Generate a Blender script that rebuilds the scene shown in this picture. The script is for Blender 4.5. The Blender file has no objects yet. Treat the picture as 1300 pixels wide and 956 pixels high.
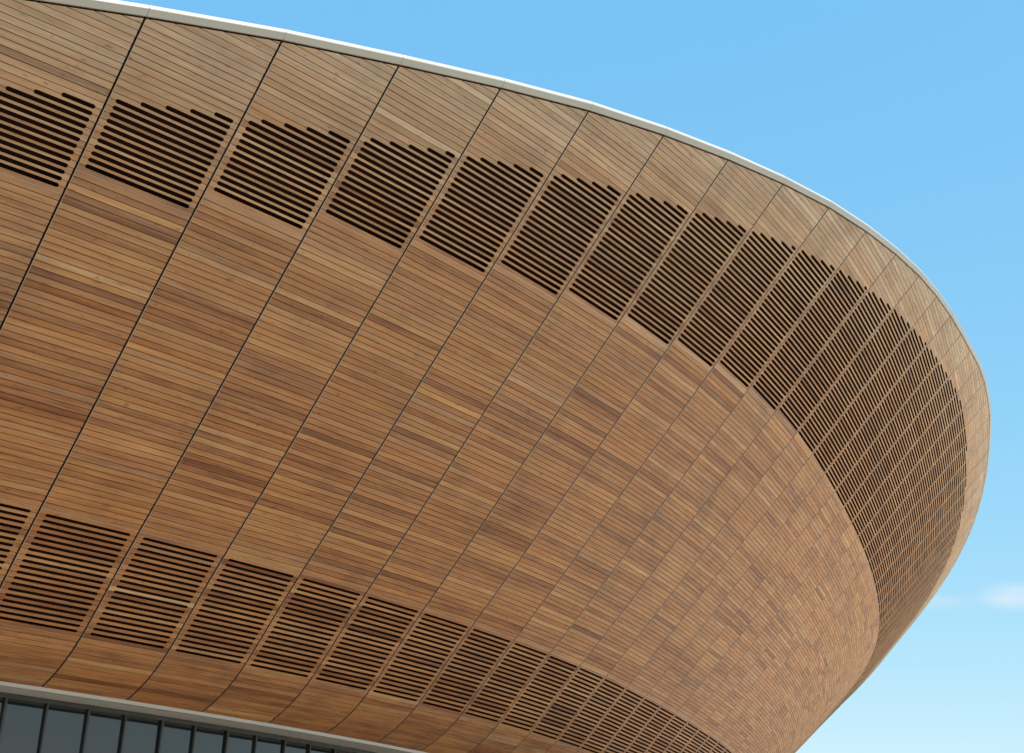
import bpy, math, random
import numpy as np
random.seed(7); rng = np.random.default_rng(7)

# ---------------------------------------------------------------- measured geometry of the hall
F, PITCH, ROLL, Z0, P, LJ = 1802.286865, 0.37741, -0.039446, 7.277306, 0.138697, 0.052648
X4, Y4 = -13.1225, 25.4497
TH = [0.4327, 0.5055, 0.5745, 0.6392, 0.6988, 0.752, 0.7982, 0.8381, 0.8739, 0.9083, 0.9431, 0.9795, 1.0177, 1.0571, 1.0961, 1.1326, 1.1643, 1.1894, 1.2068, 1.2178, 1.2256, 1.2335, 1.243, 1.254, 1.2653, 1.2767, 1.288, 1.2997, 1.3125, 1.3267, 1.3421, 1.3585, 1.3751, 1.3912, 1.4062, 1.4197, 1.4315, 1.4413, 1.4495, 1.4561, 1.4614, 1.4655, 1.4685, 1.4706, 1.4719, 1.4724, 1.4723, 1.4715, 1.4703, 1.4685]
TT = [33.2, 38.67, 44.14, 49.63, 55.15, 60.7, 66.2, 71.45, 76.9, 82.35, 87.4, 92.3, 97.1, 101.7, 105.8, 109.5, 112.9, 115.8, 118.4, 120.7, 122.7, 124.6, 125.51, 125.55, 125.17, 124.75, 124.32, 123.86, 123.3, 122.63, 121.87, 121.05, 120.21, 119.39, 118.61, 117.91, 117.29, 116.74, 116.26, 115.84, 115.48, 115.16, 114.9, 114.67, 114.47, 114.3, 114.16, 114.03, 113.91, 113.8]
RR = [45.54, 51.01, 56.49, 61.98, 67.5, 73.04, 78.63, 83.91, 89.3, 94.57, 99.32, 103.85, 108.24, 112.46, 116.27, 119.82, 123.14, 125.96, 128.4, 130.57, 132.61, 134.82, 136.26, 136.98, 137.36, 136.94, 136.51, 136.04, 135.49, 134.82, 134.06, 133.24, 132.4, 131.57, 130.8, 130.1, 129.48, 128.93, 128.45, 128.03, 127.66, 127.35, 127.08, 126.85, 126.66, 126.49, 126.34, 126.21, 126.1, 125.99]
MK = [-45.0, -28.0, -18.0, -5.0, 20.0, 50.0, 80.0, 110.0, 150.0]
PHI = [1.5034, 0.9951, 0.6985, 0.6802, 0.6802, 0.6858, 0.6751, 0.6902, 0.6451]

W = 2.4                      # width of one cladding bay, metres
EYE = 1.6                    # eye height above the ground
J0, JN = -4, 66              # seams built
ROW_END = -32                # last board row at the lower edge of the bowl
while len(TH) < JN - J0 + 1:
    TH.append(TH[-1] + 0.004); TT.append(TT[-1] - 0.2); RR.append(RR[-1] - 0.2)
BASE = {-4: 30, -3: 34, -2: 38, -1: 42, 0: 46, 1: 50, 2: 54, 3: 58, 4: 61, 5: 64, 6: 66, 7: 68, 8: 70, 9: 72, 10: 73, 11: 74}

def cubic(xk, yk):
    xk = np.array(xk, float); yk = np.array(yk, float); n = len(xk); h = np.diff(xk)
    A = np.zeros((n, n)); r = np.zeros(n); A[0, 0] = A[-1, -1] = 1
    for i in range(1, n - 1):
        A[i, i-1] = h[i-1]; A[i, i] = 2 * (h[i-1] + h[i]); A[i, i+1] = h[i]
        r[i] = 6 * ((yk[i+1] - yk[i]) / h[i] - (yk[i] - yk[i-1]) / h[i-1])
    M = np.linalg.solve(A, r)
    def f(x):
        x = np.asarray(x, float); i = np.clip(np.searchsorted(xk, x) - 1, 0, n - 2)
        a = xk[i+1] - x; b = x - xk[i]; H = h[i]
        return M[i]*a**3/(6*H) + M[i+1]*b**3/(6*H) + (yk[i]/H - M[i]*H/6)*a + (yk[i+1]/H - M[i+1]*H/6)*b
    return f

ms = np.arange(-45, 152, 1.0)
ph = cubic(MK, PHI)(ms)
rp = np.concatenate([[0], np.cumsum(np.sin((ph[1:] + ph[:-1]) / 2))]) * P
zp = np.concatenate([[0], np.cumsum(np.cos((ph[1:] + ph[:-1]) / 2))]) * P
rp -= rp[45]; zp -= zp[45]
TH = np.array(TH); NJ = len(TH)
hm = (TH[:-1] + TH[1:]) / 2
sx = np.concatenate([[0], np.cumsum(W * np.cos(hm))]); sy = np.concatenate([[0], np.cumsum(W * np.sin(hm))])
sx += X4 - sx[4]; sy += Y4 - sy[4]
NRM = np.stack([np.sin(TH), -np.cos(TH)], 1)

def seam(i, m, off=0.0, up=0.0):
    """point on seam i (list index) at board row m, pushed outwards by off and up by up"""
    k = 1 + LJ * (i + J0 - 6) / 10
    R = np.interp(m, ms, rp) * k + off
    return np.array([sx[i] + NRM[i, 0] * R, sy[i] + NRM[i, 1] * R, np.interp(m, ms, zp) + Z0 + EYE + up])

# ---------------------------------------------------------------- object helpers
SC = bpy.context.scene
COL = SC.collection
def empty(name, loc, parent=None):
    o = bpy.data.objects.new(name, None); COL.objects.link(o); o.location = loc
    o.empty_display_size = 0.3
    if parent: o.parent = parent
    return o

class MB:
    """collects faces, with a colour and a UV per face corner"""
    def __init__(s): s.v = []; s.f = []; s.c = []; s.uv = []; s.mi = []
    def face(s, pts, col=(0.5, 0.5, 0.5, 1), uv=None, mi=0):
        b = len(s.v); s.v.extend([tuple(p) for p in pts]); s.f.append(list(range(b, b + len(pts))))
        s.c.extend([col] * len(pts)); s.uv.extend(uv if uv is not None else [(0, 0)] * len(pts)); s.mi.append(mi)
    def build(s, name, mats, parent=None, smooth=False):
        me = bpy.data.meshes.new(name); me.from_pydata(s.v, [], s.f)
        ca = me.color_attributes.new('board', 'FLOAT_COLOR', 'CORNER')
        ca.data.foreach_set('color', np.array(s.c, dtype=np.float32).ravel())
        ul = me.uv_layers.new(name='UVMap'); ul.data.foreach_set('uv', np.array(s.uv, dtype=np.float32).ravel())
        for m in (mats if isinstance(mats, (list, tuple)) else [mats]): me.materials.append(m)
        me.polygons.foreach_set('material_index', s.mi)
        if smooth: me.polygons.foreach_set('use_smooth', [True] * len(s.f))
        me.update(); me.validate()
        o = bpy.data.objects.new(name, me); COL.objects.link(o)
        if parent: o.parent = parent
        return o
    def box(s, a, b, col=(.5, .5, .5, 1), mi=0):
        """axis aligned box"""
        x0, y0, z0 = a; x1, y1, z1 = b
        p = [(x0,y0,z0),(x1,y0,z0),(x1,y1,z0),(x0,y1,z0),(x0,y0,z1),(x1,y0,z1),(x1,y1,z1),(x0,y1,z1)]
        for q in [(3,2,1,0),(4,5,6,7),(0,1,5,4),(1,2,6,5),(2,3,7,6),(3,0,4,7)]: s.face([p[i] for i in q], col, mi=mi)
    def sweep(s, rings, closed=True, col=(.5, .5, .5, 1), mi=0, caps=True):
        n = len(rings[0])
        for a, b in zip(rings[:-1], rings[1:]):
            for k in range(n if closed else n - 1):
                k2 = (k + 1) % n
                s.face([a[k], b[k], b[k2], a[k2]], col, mi=mi)
        if caps and closed:
            s.face(list(reversed(rings[0])), col, mi=mi); s.face(rings[-1], col, mi=mi)

# ---------------------------------------------------------------- materials
def new_mat(name):
    m = bpy.data.materials.new(name); m.use_nodes = True; nt = m.node_tree
    for n in list(nt.nodes):
        if n.type != 'OUTPUT_MATERIAL' and n.type != 'BSDF_PRINCIPLED': nt.nodes.remove(n)
    return m, nt, nt.nodes['Principled BSDF']
def N(nt, t, **kw):
    n = nt.nodes.new(t)
    for k, v in kw.items(): setattr(n, k, v)
    return n
def mixc(nt, fac, a, b, mode='MIX'):
    n = N(nt, 'ShaderNodeMix', data_type='RGBA', blend_type=mode)
    for sock, v in ((n.inputs[0], fac), (n.inputs[6], a), (n.inputs[7], b)):
        if isinstance(v, bpy.types.NodeSocket): nt.links.new(v, sock)
        else: sock.default_value = v
    return n.outputs[2]
def ramp(nt, fac, stops):
    n = N(nt, 'ShaderNodeValToRGB'); e = n.color_ramp.elements
    while len(e) < len(stops): e.new(0.5)
    for k, (p, c) in enumerate(stops): e[k].position = p; e[k].color = (*c, 1)
    nt.links.new(fac, n.inputs[0]); return n.outputs[0]
def math_(nt, op, a, b=None, clamp=False):
    n = N(nt, 'ShaderNodeMath', operation=op, use_clamp=clamp)
    for sock, v in zip(n.inputs, (a, b)):
        if v is None: continue
        if isinstance(v, bpy.types.NodeSocket): nt.links.new(v, sock)
        else: sock.default_value = v
    return n.outputs[0]

def wood_material():
    m, nt, bs = new_mat('cedar_boards')
    at = N(nt, 'ShaderNodeAttribute', attribute_name='board')
    sep = N(nt, 'ShaderNodeSeparateColor'); nt.links.new(at.outputs['Color'], sep.inputs[0])
    tone, weather, hue = sep.outputs[0], sep.outputs[1], sep.outputs[2]
    uv = N(nt, 'ShaderNodeUVMap', uv_map='UVMap')
    def noise(sx_, sy_, scale, detail=3, rough=.55):
        mp = N(nt, 'ShaderNodeMapping'); mp.inputs['Scale'].default_value = (sx_, sy_, 1); nt.links.new(uv.outputs[0], mp.inputs[0])
        n = N(nt, 'ShaderNodeTexNoise'); n.inputs['Scale'].default_value = scale; n.inputs['Detail'].default_value = detail
        n.inputs['Roughness'].default_value = rough; nt.links.new(mp.outputs[0], n.inputs['Vector']); return n.outputs['Fac']
    grain = noise(1.2, 46, 1.6, 4)                 # long fibres
    streak = noise(.55, 9, 1.3, 3)                 # slow change of colour along a board
    blotch = noise(3.5, 9, 1.0, 2)                 # cloudy figure and knots
    t = math_(nt, 'ADD', tone, math_(nt, 'MULTIPLY', math_(nt, 'SUBTRACT', streak, .5), .78))
    t = math_(nt, 'ADD', t, math_(nt, 'MULTIPLY', math_(nt, 'SUBTRACT', grain, .5), .46), True)
    c1 = ramp(nt, t, [(0.0, (.12, .040, .015)), (.25, (.215, .080, .028)), (.5, (.355, .158, .056)), (.75, (.455, .235, .088)), (1.0, (.57, .345, .152))])
    c2 = ramp(nt, t, [(0.0, (.13, .088, .058)), (.25, (.22, .152, .102)), (.5, (.33, .238, .164)), (.75, (.43, .32, .225)), (1.0, (.56, .44, .32))])
    c = mixc(nt, weather, c1, c2)
    redd = mixc(nt, math_(nt, 'MULTIPLY', hue, .55), c, (1.0, .80, .70, 1), 'MULTIPLY')
    kn = ramp(nt, blotch, [(0.0, (.52, .42, .38)), (.27, (.72, .62, .56)), (.36, (1, 1, 1)), (1.0, (1, 1, 1))])
    c = mixc(nt, 1.0, redd, kn, 'MULTIPLY')
    spot = noise(9, 26, 1.0, 1)
    c = mixc(nt, 1.0, c, ramp(nt, spot, [(0.0, (.30, .20, .16)), (.19, (.45, .33, .27)), (.225, (1, 1, 1)), (1.0, (1, 1, 1))]), 'MULTIPLY')
    gp = N(nt, 'ShaderNodeNewGeometry'); sn = N(nt, 'ShaderNodeTexNoise'); sn.inputs['Scale'].default_value = .55; sn.inputs['Detail'].default_value = 5; sn.inputs['Roughness'].default_value = .62
    nt.links.new(gp.outputs['Position'], sn.inputs['Vector'])
    c = mixc(nt, 1.0, c, ramp(nt, sn.outputs['Fac'], [(.30, (.76, .77, .80)), (.46, (.97, .97, .97)), (.62, (1.04, 1.03, 1.0))]), 'MULTIPLY')   # uneven weathering from panel to panel
    nt.links.new(c, bs.inputs['Base Color'])
    rg = math_(nt, 'ADD', .46, math_(nt, 'MULTIPLY', grain, .22)); nt.links.new(rg, bs.inputs['Roughness'])
    bs.inputs['Specular IOR Level'].default_value = .42
    bp = N(nt, 'ShaderNodeBump'); bp.inputs['Strength'].default_value = .25; bp.inputs['Distance'].default_value = .003
    nt.links.new(grain, bp.inputs['Height']); nt.links.new(bp.outputs[0], bs.inputs['Normal'])
    return m
def simple(name, col, rough=.5, metal=0.0, var=.08, scale=3.0, spec=.5):
    m, nt, bs = new_mat(name)
    g = N(nt, 'ShaderNodeNewGeometry')
    n = N(nt, 'ShaderNodeTexNoise'); n.inputs['Scale'].default_value = scale; n.inputs['Detail'].default_value = 4
    nt.links.new(g.outputs['Position'], n.inputs['Vector'])
    lo = tuple(v * (1 - var) for v in col); hi = tuple(min(1, v * (1 + var)) for v in col)
    nt.links.new(ramp(nt, n.outputs['Fac'], [(.3, lo), (.7, hi)]), bs.inputs['Base Color'])
    bs.inputs['Roughness'].default_value = rough; bs.inputs['Metallic'].default_value = metal
    bs.inputs['Specular IOR Level'].default_value = spec
    return m
M_WOOD = wood_material()
M_VOID = simple('dark_red_brown_membrane', (.024, .0115, .0075), .95, 0, .2, 3, 0.0)
M_BACK = simple('red_brown_batten_felt', (.030, .011, .0065), .95, 0, .2, 3, 0.0)
M_TRIM = simple('brushed_aluminium_trim', (.46, .45, .43), .38, .85, .06)
M_FASCIA = simple('cream_coated_metal', (.44, .425, .385), .34, 0, .03, .8, .5)
M_ROOF = simple('pale_roof_membrane', (.62, .62, .60), .6)
M_FRAME = simple('dark_grey_frame', (.06, .063, .066), .4, .3)
M_BOUNCE_PALE = simple('pale_bounce_tone', (.62, .56, .47), .8, 0, .12, .6)  # unseen ground, kept pale to throw more bounce light on the right wall
M_BOUNCE_DIM = simple('buff_bounce_tone', (.305, .262, .205), .9, 0, .18, 1.5, .2)  # unseen ground, toned darker so the left wall gets less bounce light
M_GRASS = simple('mown_grass', (.075, .115, .035), .9, 0, .35, 2.0, .2)
def glass():
    m, nt, bs = new_mat('tinted_glass')
    bs.inputs['Base Color'].default_value = (.012, .018, .020, 1); bs.inputs['Roughness'].default_value = .04
    bs.inputs['Specular IOR Level'].default_value = .9
    return m
M_GLASS = glass()

# ---------------------------------------------------------------- the boards
C_GAP = 0.030               # half width of the open seam, metres (seam side)
G = 0.0056                  # half gap between two boards, metres
SLOT = 0.0430                # half height of a ventilation slot, metres
DEP = 0.024                 # board thickness
class Panel:
    """one flat timber panel between seam i and i+1; local coordinates s (metres from its left edge) and m (board row)"""
    def __init__(p, i):
        p.i = i; p.cache = {}
    def line(p, m):
        k = round(float(m), 5)
        if k not in p.cache:
            a = seam(p.i, m); b = seam(p.i + 1, m); L = np.linalg.norm(b - a)
            e = 0.5; n = np.cross(seam(p.i, m + e) - seam(p.i, m - e), b - a); n = -n / np.linalg.norm(n)
            if n[2] > 0 : n = -n
            p.cache[k] = (a, (b - a) / L, L, n)
        return p.cache[k]
    def pt(p, s, m, d=0.0):
        a, t, L, n = p.line(m); return a + t * s + n * d
def clip(poly, f):
    """keep the part of the polygon with f(point) >= 0"""
    out = []
    for k in range(len(poly)):
        a, b = poly[k], poly[(k + 1) % len(poly)]; fa, fb = f(a), f(b)
        if fa >= 0: out.append(a)
        if (fa >= 0) != (fb >= 0):
            t = fa / (fa - fb); out.append((a[0] + t * (b[0] - a[0]), a[1] + t * (b[1] - a[1])))
    return out
def board(mb, pn, poly, tone, dep=DEP, chamfer=True, proud=0.0):
    """extruded board: poly is a list of (s, m); proud moves its face out a little"""
    ou, ov = random.uniform(0, 60), random.uniform(0, 60)
    top = [pn.pt(s, m, proud) for s, m in poly]; bot = [pn.pt(s, m, proud - dep) for s, m in poly]
    uv = [(s + ou, m * P + ov) for s, m in poly]
    mb.face(top, tone, uv)
    n = len(poly)
    for k in range(n):
        k2 = (k + 1) % n
        u2 = [uv[k], uv[k2], (uv[k2][0] + .01, uv[k2][1] + .02), (uv[k][0] + .01, uv[k][1] + .02)]
        mb.face([top[k], bot[k], bot[k2], top[k2]], tone, [u2[0], u2[3], u2[2], u2[1]])
def rect_board(mb, pn, sl, sr, m0, m1, tone):
    """plain board with eased long edges; sl, sr are gaps from the seams"""
    ou, ov = random.uniform(0, 60), random.uniform(0, 60); e = .0058; pr = random.uniform(-.0012, .0012)
    rows = [(m0, -DEP), (m0, -e), (m0 + e / P, 0), (m1 - e / P, 0), (m1, -e), (m1, -DEP)]
    L = []; R = []
    for m, d in rows:
        ln = pn.line(m)[2]; L.append(pn.pt(sl, m, d + pr)); R.append(pn.pt(ln - sr, m, d + pr))
    for k in range(5):
        v0, v1 = rows[k][0] * P + ov + rows[k][1], rows[k+1][0] * P + ov + rows[k+1][1]
        mb.face([L[k], R[k], R[k+1], L[k+1]], tone, [(ou, v0), (ou + 2.4, v0), (ou + 2.4, v1), (ou, v1)])
    mb.face([L[0], L[1], L[4], L[5]], tone, [(ou, ov)] * 4); mb.face([R[5], R[4], R[1], R[0]], tone, [(ou, ov)] * 4)
def notch(s0, s1, h):
    """upper outline of a slot from s0 to s1 with round ends, as (s, height) left to right"""
    if s1 - s0 < 2 * h: return []
    q = [(s0 + h - h * math.cos(a), h * math.sin(a)) for a in (0, math.pi / 6, math.pi / 3, math.pi / 2)]
    return q + [(s1 - (x - s0), y) for x, y in reversed(q)]

tone_state = {}
def tone_of(j, m):
    """tone, weathering and redness of one board; neighbouring boards of a panel often come from one batch"""
    d = max(0.0, RR[min(j - J0, NJ - 1)] - m)            # rows below the rim: the top boards are bleached by the weather
    top = math.exp(-d / 19.0)
    t = .50 + random.gauss(0, .098 if j < 12 else .070) * (1 - .5 * top) + .25 * top
    if random.random() < .085: t -= random.uniform(.08, .22) * (1 - .5 * top)
    if random.random() < .09: t += random.uniform(.06, .18)
    batch = math.sin(j * 12.9898 + math.floor(m / 3) * 78.233) * 43758.5453; batch -= math.floor(batch)
    t += (batch - .5) * .05
    w = .04 + .86 * top + .0009 * max(-20, min(110, m)) + random.gauss(0, .07)
    if random.random() < .04: w += .22
    w = max(0, min(1, w))
    return (max(.02, min(.98, t)), w, max(0, min(1, random.gauss(.30 if j < 10 else .16, .30))), 1)

def trim_line(mb, pn, m, h=.009, out=.004):
    """thin metal flashing between two panels along board row m"""
    L = pn.line(m)[2]; a = h / 2 / P
    q = [(.02, m - a), (L - .02, m - a), (L - .02, m + a), (.02, m + a)]
    f = [pn.pt(s, k, out) for s, k in q]; b = [pn.pt(s, k, -DEP) for s, k in q]
    mb.face(f)
    for k in range(4): mb.face([f[k], b[k], b[(k + 1) % 4], f[(k + 1) % 4]])

SL, SR = .033, .020         # gap from seam centre to the left and right edge of a panel's boards
def solid(mb, pn, j, m0, m1, rim=None):
    for m in range(m0, m1):
        tone = tone_of(j, m)
        g = G / P; a, b = m + g, m + 1 - g
        if m == m0: a = m + .045
        if m == m1 - 1 and rim is None: b = m + 1 - .045
        if rim is not None:
            r0, r1 = rim; L = pn.line(m)[2]
            if m + 1 > min(r0, r1):
                poly = [(SL, a), (L - SR, a), (L - SR, b), (SL, b)]
                poly = clip(poly, lambda q: (r0 + (r1 - r0) * q[0] / L) - q[1])
                if len(poly) >= 3 and max(q[0] for q in poly) - min(q[0] for q in poly) > .02 and max(q[1] for q in poly) - a > .03:
                    board(mb, pn, poly, tone)
                continue
        rect_board(mb, pn, SL, SR, a, b, tone)

def slotted(mb, pn, j, m0, m1, t0, t1, a_gap=.158, b_gap=.138, SLOT=.043):
    """boards from row m0 to m1 with slots on the joints; the slots of row m run where the line t0..t1 is above m"""
    q_ = max(0, min(1, (j - 3) / 9.0)); a_gap *= 1 - .34 * q_; b_gap *= 1 - .30 * q_
    def span(m):
        if m <= m0 or m >= m1: return None
        L = pn.line(m)[2]; s0, s1 = a_gap, L - b_gap
        if abs(t1 - t0) > .05:
            x = (m - t0) / (t1 - t0) * L
            if t1 > t0: s0 = max(s0, x)
            else: s1 = min(s1, x)
        elif m > t0: return None
        return (s0, s1) if s1 - s0 > .2 else None
    for m in range(m0, m1):
        tone = tone_of(j, m); L = pn.line(m + .5)[2]
        lo, up = span(m), span(m + 1); g = G / P
        a = m + (.045 if m == m0 else g); b = m + 1 - (.045 if m == m1 - 1 else g)
        if lo is None and up is None: rect_board(mb, pn, SL, SR, a, b, tone); continue
        poly = [(SL, a)]
        if lo: poly += [(x, m + y / P) for x, y in notch(lo[0], lo[1], SLOT)][0:] if False else [(lo[0], a)] + [(x, m + y / P) for x, y in notch(lo[0], lo[1], SLOT) if m + y / P > a + .01] + [(lo[1], a)]
        poly += [(L - SR, a), (L - SR, b)]
        if up: poly += [(up[1], b)] + [(x, m + 1 - y / P) for x, y in reversed(notch(up[0], up[1], SLOT)) if m + 1 - y / P < b - .01] + [(up[0], b)]
        poly += [(SL, b)]
        board(mb, pn, poly, tone, dep=.015)

# ---------------------------------------------------------------- the velodrome
hall = empty('sports_hall', (float(sx[12]), float(sy[12]), 0))
hall['label'] = 'bowl shaped arena clad in brown timber boards with slotted vent bands and cream roof edge'
hall['category'] = 'building'
def top_of(i):
    j = i + J0
    return BASE.get(j, 74)
LC = -20
parts = []
for i in range(NJ - 1):
    j = i + J0; pn = Panel(i); b0 = top_of(i)
    c = seam(i, 40)
    bay = empty('cladding_bay', (float(c[0]), float(c[1]), float(c[2]))); parts.append(bay)
    subs = []
    top_row = int(math.floor(max(TT[i], TT[i+1]))) + 1
    top_row = max(top_row, b0 + 4)
    m_ = MB(); slotted(m_, pn, j, b0, top_row, TT[i], TT[i+1]); subs.append(m_.build('louvre_panel', M_WOOD))
    m_ = MB(); solid(m_, pn, j, top_row, int(max(RR[i], RR[i+1])) + 1, (RR[i] - .22, RR[i+1] - .22)); subs.append(m_.build('timber_panel', M_WOOD))
    m_ = MB(); solid(m_, pn, j, 0, b0); subs.append(m_.build('timber_panel', M_WOOD))
    m_ = MB(); slotted(m_, pn, j, LC, 0, 999, 999.0, .18, .155, .035); subs.append(m_.build('louvre_panel', M_WOOD))
    m_ = MB(); solid(m_, pn, j, ROW_END, LC); subs.append(m_.build('timber_panel', M_WOOD))
    # metal: flashings between panels and the folded edge strip down the left side of the bay
    m_ = MB(); trim_line(m_, pn, b0); trim_line(m_, pn, 0); trim_line(m_, pn, LC)
    rows = list(np.linspace(ROW_END, min(RR[i], RR[i+1]) - .3, 34))
    for a, b in zip(rows[:-1], rows[1:]):
        q = [(SL - .009, .003), (SL - .001, .003), (SL - .001, -.045), (SL - .009, -.045)]
        A = [pn.pt(s, a, d) for s, d in q]; B_ = [pn.pt(s, b, d) for s, d in q]
        for k in (0, 1, 3): m_.face([A[k], A[(k+1) % 4], B_[(k+1) % 4], B_[k]])
    subs.append(m_.build('edge_trim', M_TRIM))
    # dark membrane behind the boards; a deeper plenum behind the slots
    m_ = MB()
    def sheet(a, b, d, n=6, mi=0):
        rr = list(np.linspace(a, b, n + 1))
        for u, v in zip(rr[:-1], rr[1:]):
            m_.face([seam_off(i, u, d), seam_off(i + 1, u, d), seam_off(i + 1, v, d), seam_off(i, v, d)], mi=mi)
    def seam_off(k, m, d):
        a = seam(k, m + .5) - seam(k, m - .5); nn = np.array([NRM[k, 0] * a[2], NRM[k, 1] * a[2], -math.hypot(a[0], a[1])]); nn /= np.linalg.norm(nn)
        return seam(k, m) + nn * d
    sheet(ROW_END, LC, -.06, 8, 1); sheet(LC, 0, -.30, 8); sheet(0, b0, -.06, 6, 1); sheet(b0, top_row, -.30, 4)
    m_.face([seam_off(i, top_row, -.06), seam_off(i+1, top_row, -.06), seam_off(i+1, RR[i+1], -.06), seam_off(i, RR[i], -.06)], mi=1)
    for mm in (LC, 0, b0, top_row):
        m_.face([seam_off(i, mm, -.06), seam_off(i+1, mm, -.06), seam_off(i+1, mm, -.30), seam_off(i, mm, -.30)])
    subs.append(m_.build('backing_membrane', [M_VOID, M_BACK]))
    inv = bay.matrix_basis.inverted()
    for o in subs: o.parent = bay; o.location = (-bay.location.x, -bay.location.y, -bay.location.z)

# ---- roof edge: one folded metal segment per bay, slightly open joints
def fascia_ring(i, s, nx):
    """profile across the rim at fraction s between seam i and i+1"""
    prof = [(.012, .012), (.036, .005), (.052, .014), (.098, .116), (.106, .134), (.104, .158), (.090, .192), (.064, .228), (.022, .262), (-.35, .33), (-.35, .05), (-.02, .03)]
    R = RR[i] * (1 - s) + RR[i+1] * s
    pts = []
    for o_, u_ in prof:
        A = seam(i, RR[i], o_, u_); B_ = seam(i+1, RR[i+1], o_, u_)
        pts.append(A * (1 - s) + B_ * s)
    return pts
for i in range(NJ - 1):
    m_ = MB(); e = .0022
    m_.sweep([fascia_ring(i, e, 0), fascia_ring(i, 1 - e, 0)])
    o = m_.build('fascia_segment', M_FASCIA); parts.append(o)

# ---- roof surface, hidden rear wall, soffit trim and recessed glass front
rim_pts = [seam(i, RR[i], -.3, .31) for i in range(NJ)]
cx = float(np.mean([p[0] for p in rim_pts])) - 40; cy = float(np.mean([p[1] for p in rim_pts])) + 5
a0, a1 = rim_pts[-1], rim_pts[0]
t1 = np.array([math.cos(TH[-1]), math.sin(TH[-1]), 0]); t0 = np.array([math.cos(TH[0]), math.sin(TH[0]), 0])
back = []
for k in range(0, 41):        # smooth closing curve of the far side of the bowl
    s = k / 40; h00 = 2*s**3 - 3*s**2 + 1; h10 = s**3 - 2*s**2 + s; h01 = -2*s**3 + 3*s**2; h11 = s**3 - s**2
    q = h00 * a0 + h10 * t1 * 230 + h01 * a1 + h11 * t0 * 200; q[2] = a0[2] * (1 - s) + a1[2] * s; back.append(q)
loop = rim_pts + back[1:-1]
ctr = np.mean(np.array(loop), 0)
m_ = MB(); prev = loop
for sc_, lift in ((.75, .2), (.5, .4), (.2, .5)):
    cur = [ctr + (q - ctr) * sc_ + np.array([0, 0, lift]) for q in loop]
    for k in range(len(loop)):
        k2 = (k + 1) % len(loop); m_.face([prev[k], prev[k2], cur[k2], cur[k]])
    prev = cur
m_.face(prev)
parts.append(m_.build('roof', M_ROOF))
m_ = MB()
kx = 1 + LJ * (JN - 6) / 10
prof_r = [(np.interp(RR[-1], ms, rp) - np.interp(q, ms, rp)) * kx for q in np.linspace(RR[-1], ROW_END, 13)]
prof_z = [(np.interp(q, ms, zp) + Z0 + EYE) / rim_pts[-1][2] for q in np.linspace(RR[-1], ROW_END, 13)]
bt = np.gradient(np.array(back), axis=0); bn = np.stack([-bt[:, 1], bt[:, 0], 0 * bt[:, 0]], 1); bn /= np.linalg.norm(bn, axis=1)[:, None]
def inward(k, d): return back[k] + bn[k] * d
for k in range(len(back) - 1):
    for n_ in range(12):
        a, b_, c, d = (inward(k, prof_r[n_]), inward(k+1, prof_r[n_]), inward(k+1, prof_r[n_+1]), inward(k, prof_r[n_+1]))
        a[2] *= prof_z[n_]; b_[2] *= prof_z[n_]; c[2] *= prof_z[n_+1]; d[2] *= prof_z[n_+1]
        m_.face([a, b_, c, d], (.45, .3, .3, 1), [(0, 0), (2.4, 0), (2.4, 1), (0, 1)])
    a, b_ = inward(k, prof_r[-1] + 1.4), inward(k+1, prof_r[-1] + 1.4)
    a[2] *= prof_z[-1]; b_[2] *= prof_z[-1]
    m_.face([a, b_, (b_[0], b_[1], 0), (a[0], a[1], 0)], (.2, .3, .3, 1))
parts.append(m_.build('rear_wall', M_WOOD))
m_ = MB()
def ring_lower(i):
    return [seam(i, ROW_END, .01, .012), seam(i, ROW_END, .0, -.075), seam(i, ROW_END, -.10, -.09), seam(i, ROW_END, -.10, -.02)]
m_.sweep([ring_lower(i) for i in range(NJ)], col=(.5,.5,.5,1)); parts.append(m_.build('lower_edge_trim', M_FASCIA))
m_ = MB()
for i in range(NJ - 1):
    m_.face([seam(i, ROW_END, -.10, -.03), seam(i+1, ROW_END, -.10, -.03), seam(i+1, ROW_END, -1.7, -.03), seam(i, ROW_END, -1.7, -.03)])
parts.append(m_.build('soffit', M_ROOF))
for i in range(NJ - 1):
    A = seam(i, ROW_END, -1.5, 0); B_ = seam(i+1, ROW_END, -1.5, 0); zt = A[2] - .04
    def vq(s, off, z):
        q = A * (1 - s) + B_ * s; n = NRM[i]; return (q[0] + n[0] * off, q[1] + n[1] * off, z)
    bay = MB()
    ta, tb = random.uniform(-.02, 0), random.uniform(-.02, 0)
    bay.face([vq(.0, ta, .0), vq(1, tb, .0), vq(1, ta, zt), vq(0, 0, zt)])
    g = bay.build('window', M_GLASS); parts.append(g)
    fr = MB()
    def bar(s0, s1, z0_, z1_):
        f = [vq(s0, .07, z0_), vq(s1, .07, z0_), vq(s1, .07, z1_), vq(s0, .07, z1_)]; b = [vq(s0, .003, z0_), vq(s1, .003, z0_), vq(s1, .003, z1_), vq(s0, .003, z1_)]
        fr.face(f)
        for k in range(4): fr.face([f[k], b[k], b[(k+1) % 4], f[(k+1) % 4]])
    bar(.0, .025, 0, zt - .002); bar(.49, .51, .12, zt - .1)
    bar(.026, .999, 0, .119); bar(.026, .489, 2.4, 2.5); bar(.511, .999, 2.4, 2.5); bar(.026, .999, zt - .099, zt - .003)
    fo = fr.build('frame', M_FRAME); fo.parent = g
for o in parts:
    o.parent = hall
    o.location = (o.location.x - hall.location.x, o.location.y - hall.location.y, o.location.z)

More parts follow.
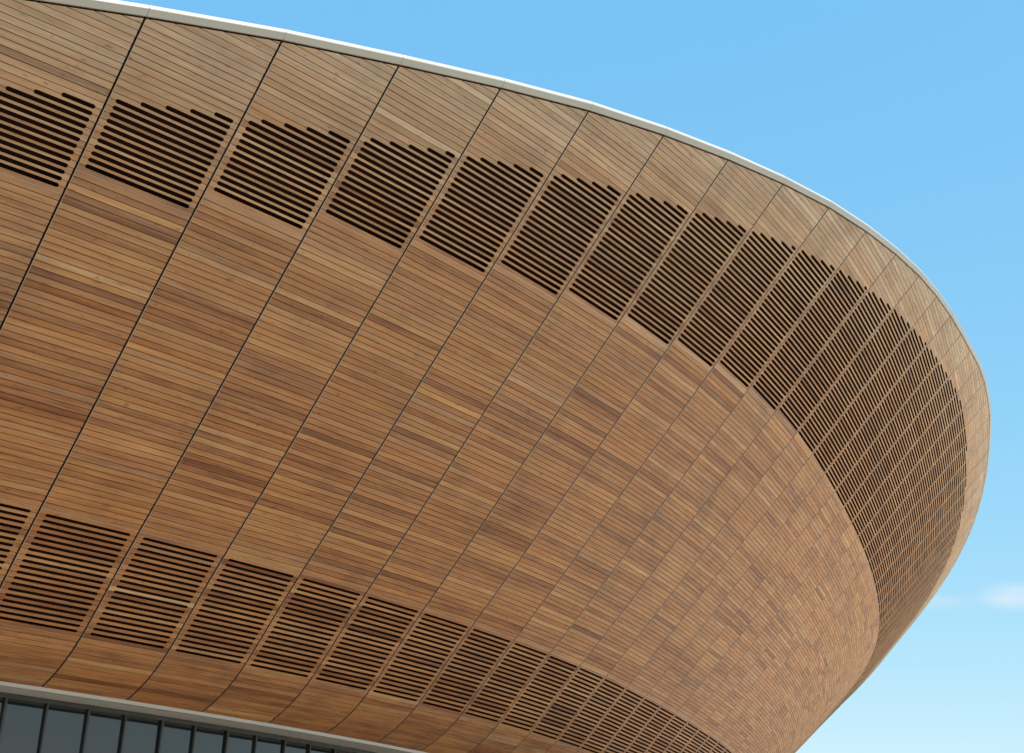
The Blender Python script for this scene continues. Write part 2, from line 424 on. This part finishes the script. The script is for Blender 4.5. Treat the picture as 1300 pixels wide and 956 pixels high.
# ---------------------------------------------------------------- ground
def structure(o): o['kind'] = 'structure'; return o
m_ = MB(); Rg = 6000; ring = [(Rg * math.cos(a), Rg * math.sin(a), 0) for a in np.linspace(0, 2 * math.pi, 65)[:-1]]
m_.face(ring); structure(m_.build('ground', M_GRASS))
m_ = MB(); ring = [(88 + 76 * math.cos(a), 78 + 76 * math.sin(a), .008) for a in np.linspace(0, 2 * math.pi, 129)[:-1]]
m_.face(ring); structure(m_.build('bright_bounce_ground', M_BOUNCE_PALE))  # disc added out of view to brighten the right wall by bounce
m_ = MB(); ring = [(-40 + 128 * math.cos(a), 40 + 128 * math.sin(a), .004) for a in np.linspace(0, 2 * math.pi, 129)[:-1]]
m_.face(ring); structure(m_.build('dim_bounce_ground', M_BOUNCE_DIM))  # disc added out of view; its tone sets how dark the left wall is

# ---------------------------------------------------------------- camera
cam = bpy.data.cameras.new('camera'); co = bpy.data.objects.new('camera', cam); COL.objects.link(co)
cam.sensor_fit = 'HORIZONTAL'; cam.sensor_width = 36; cam.lens = F / 1300 * 36
cam.shift_y = -(478 - 433.5) / 1300
cam.clip_start = .1; cam.clip_end = 20000
from mathutils import Matrix
co.matrix_world = Matrix.Translation((0, 0, EYE)) @ Matrix.Rotation(math.pi / 2 + PITCH, 4, 'X') @ Matrix.Rotation(-ROLL, 4, 'Z')
SC.camera = co

# ---------------------------------------------------------------- light
SUN_AZ, SUN_EL = math.radians(300), math.radians(66)          # direction towards the sun, azimuth from +X
sd = bpy.data.lights.new('sun', 'SUN'); sd.energy = 4.6; sd.angle = math.radians(.5); sd.color = (1, .955, .89)
so = bpy.data.objects.new('sun', sd); COL.objects.link(so)
dv = np.array([math.cos(SUN_AZ) * math.cos(SUN_EL), math.sin(SUN_AZ) * math.cos(SUN_EL), math.sin(SUN_EL)])
from mathutils import Vector
so.rotation_euler = Vector(dv).to_track_quat('Z', 'Y').to_euler(); so.location = (0, 0, 60)
wd = bpy.data.worlds.new('World'); SC.world = wd; wd.use_nodes = True; nt = wd.node_tree
bg = nt.nodes['Background']
sky = N(nt, 'ShaderNodeTexSky', sky_type='NISHITA'); sky.sun_disc = False
sky.sun_elevation = SUN_EL; sky.sun_rotation = math.pi / 2 - SUN_AZ; sky.altitude = 0
sky.air_density = .7; sky.dust_density = 1.0; sky.ozone_density = 3.0
tc = N(nt, 'ShaderNodeTexCoord')
mp = N(nt, 'ShaderNodeMapping'); mp.inputs['Scale'].default_value = (2.6, 2.6, 13); nt.links.new(tc.outputs['Generated'], mp.inputs[0])
nz = N(nt, 'ShaderNodeTexNoise'); nz.inputs['Scale'].default_value = 1.5; nz.inputs['Detail'].default_value = 7; nz.inputs['Roughness'].default_value = .55
nt.links.new(mp.outputs[0], nz.inputs['Vector'])
cl = N(nt, 'ShaderNodeMapRange'); cl.inputs[1].default_value = .34; cl.inputs[2].default_value = .60; nt.links.new(nz.outputs['Fac'], cl.inputs[0])
fac = None
for ctr_, rx, rz, st in (((0.3349, 0.9209, 0.1996), .024, .0095, 1.0), ((0.2570, 0.9550, 0.1483), .055, .007, .25), ((0.2893, 0.9368, 0.1968), .030, .006, .32), ((.72, .68, .13), .12, .014, .5), ((-.2, .96, .17), .2, .02, .5)):
    mv = N(nt, 'ShaderNodeMapping', vector_type='POINT'); mv.inputs['Location'].default_value = (-ctr_[0] / rx, -ctr_[1] / rx, -ctr_[2] / rz); mv.inputs['Scale'].default_value = (1 / rx, 1 / rx, 1 / rz)
    nt.links.new(tc.outputs['Generated'], mv.inputs[0])
    ln = N(nt, 'ShaderNodeVectorMath', operation='LENGTH'); nt.links.new(mv.outputs[0], ln.inputs[0])
    mr = N(nt, 'ShaderNodeMapRange', interpolation_type='SMOOTHSTEP'); mr.inputs[1].default_value = 1.25; mr.inputs[2].default_value = .15; mr.inputs[4].default_value = st; nt.links.new(ln.outputs['Value'], mr.inputs[0])
    fac = mr.outputs[0] if fac is None else math_(nt, 'MAXIMUM', fac, mr.outputs[0])
fac = math_(nt, 'MULTIPLY', fac, cl.outputs[0], True)
ss = N(nt, 'ShaderNodeSeparateColor'); nt.links.new(sky.outputs[0], ss.inputs[0]); sc_ = N(nt, 'ShaderNodeCombineColor')
for k_, (gn, ref, gm) in enumerate([(1.13, .938, .92), (2.74, 1.559, .42), (4.25, 2.948, .10)]):      # colour response of the clear, slightly hazy air
    nt.links.new(math_(nt, 'MULTIPLY', math_(nt, 'POWER', math_(nt, 'MULTIPLY', ss.outputs[k_], 1 / ref), gm), gn), sc_.inputs[k_])
tint = sc_.outputs[0]
col = mixc(nt, fac, tint, (3.7, 4.0, 4.4, 1))
nt.links.new(col, bg.inputs['Color']); bg.inputs['Strength'].default_value = .130

SC.view_settings.view_transform = 'Standard'; SC.view_settings.look = 'None'
SC.view_settings.exposure = 0.76; SC.view_settings.gamma = 1; SC.view_settings.use_curve_mapping = False
SC.render.engine = 'CYCLES'; SC.cycles.max_bounces = 8; SC.cycles.diffuse_bounces = 5
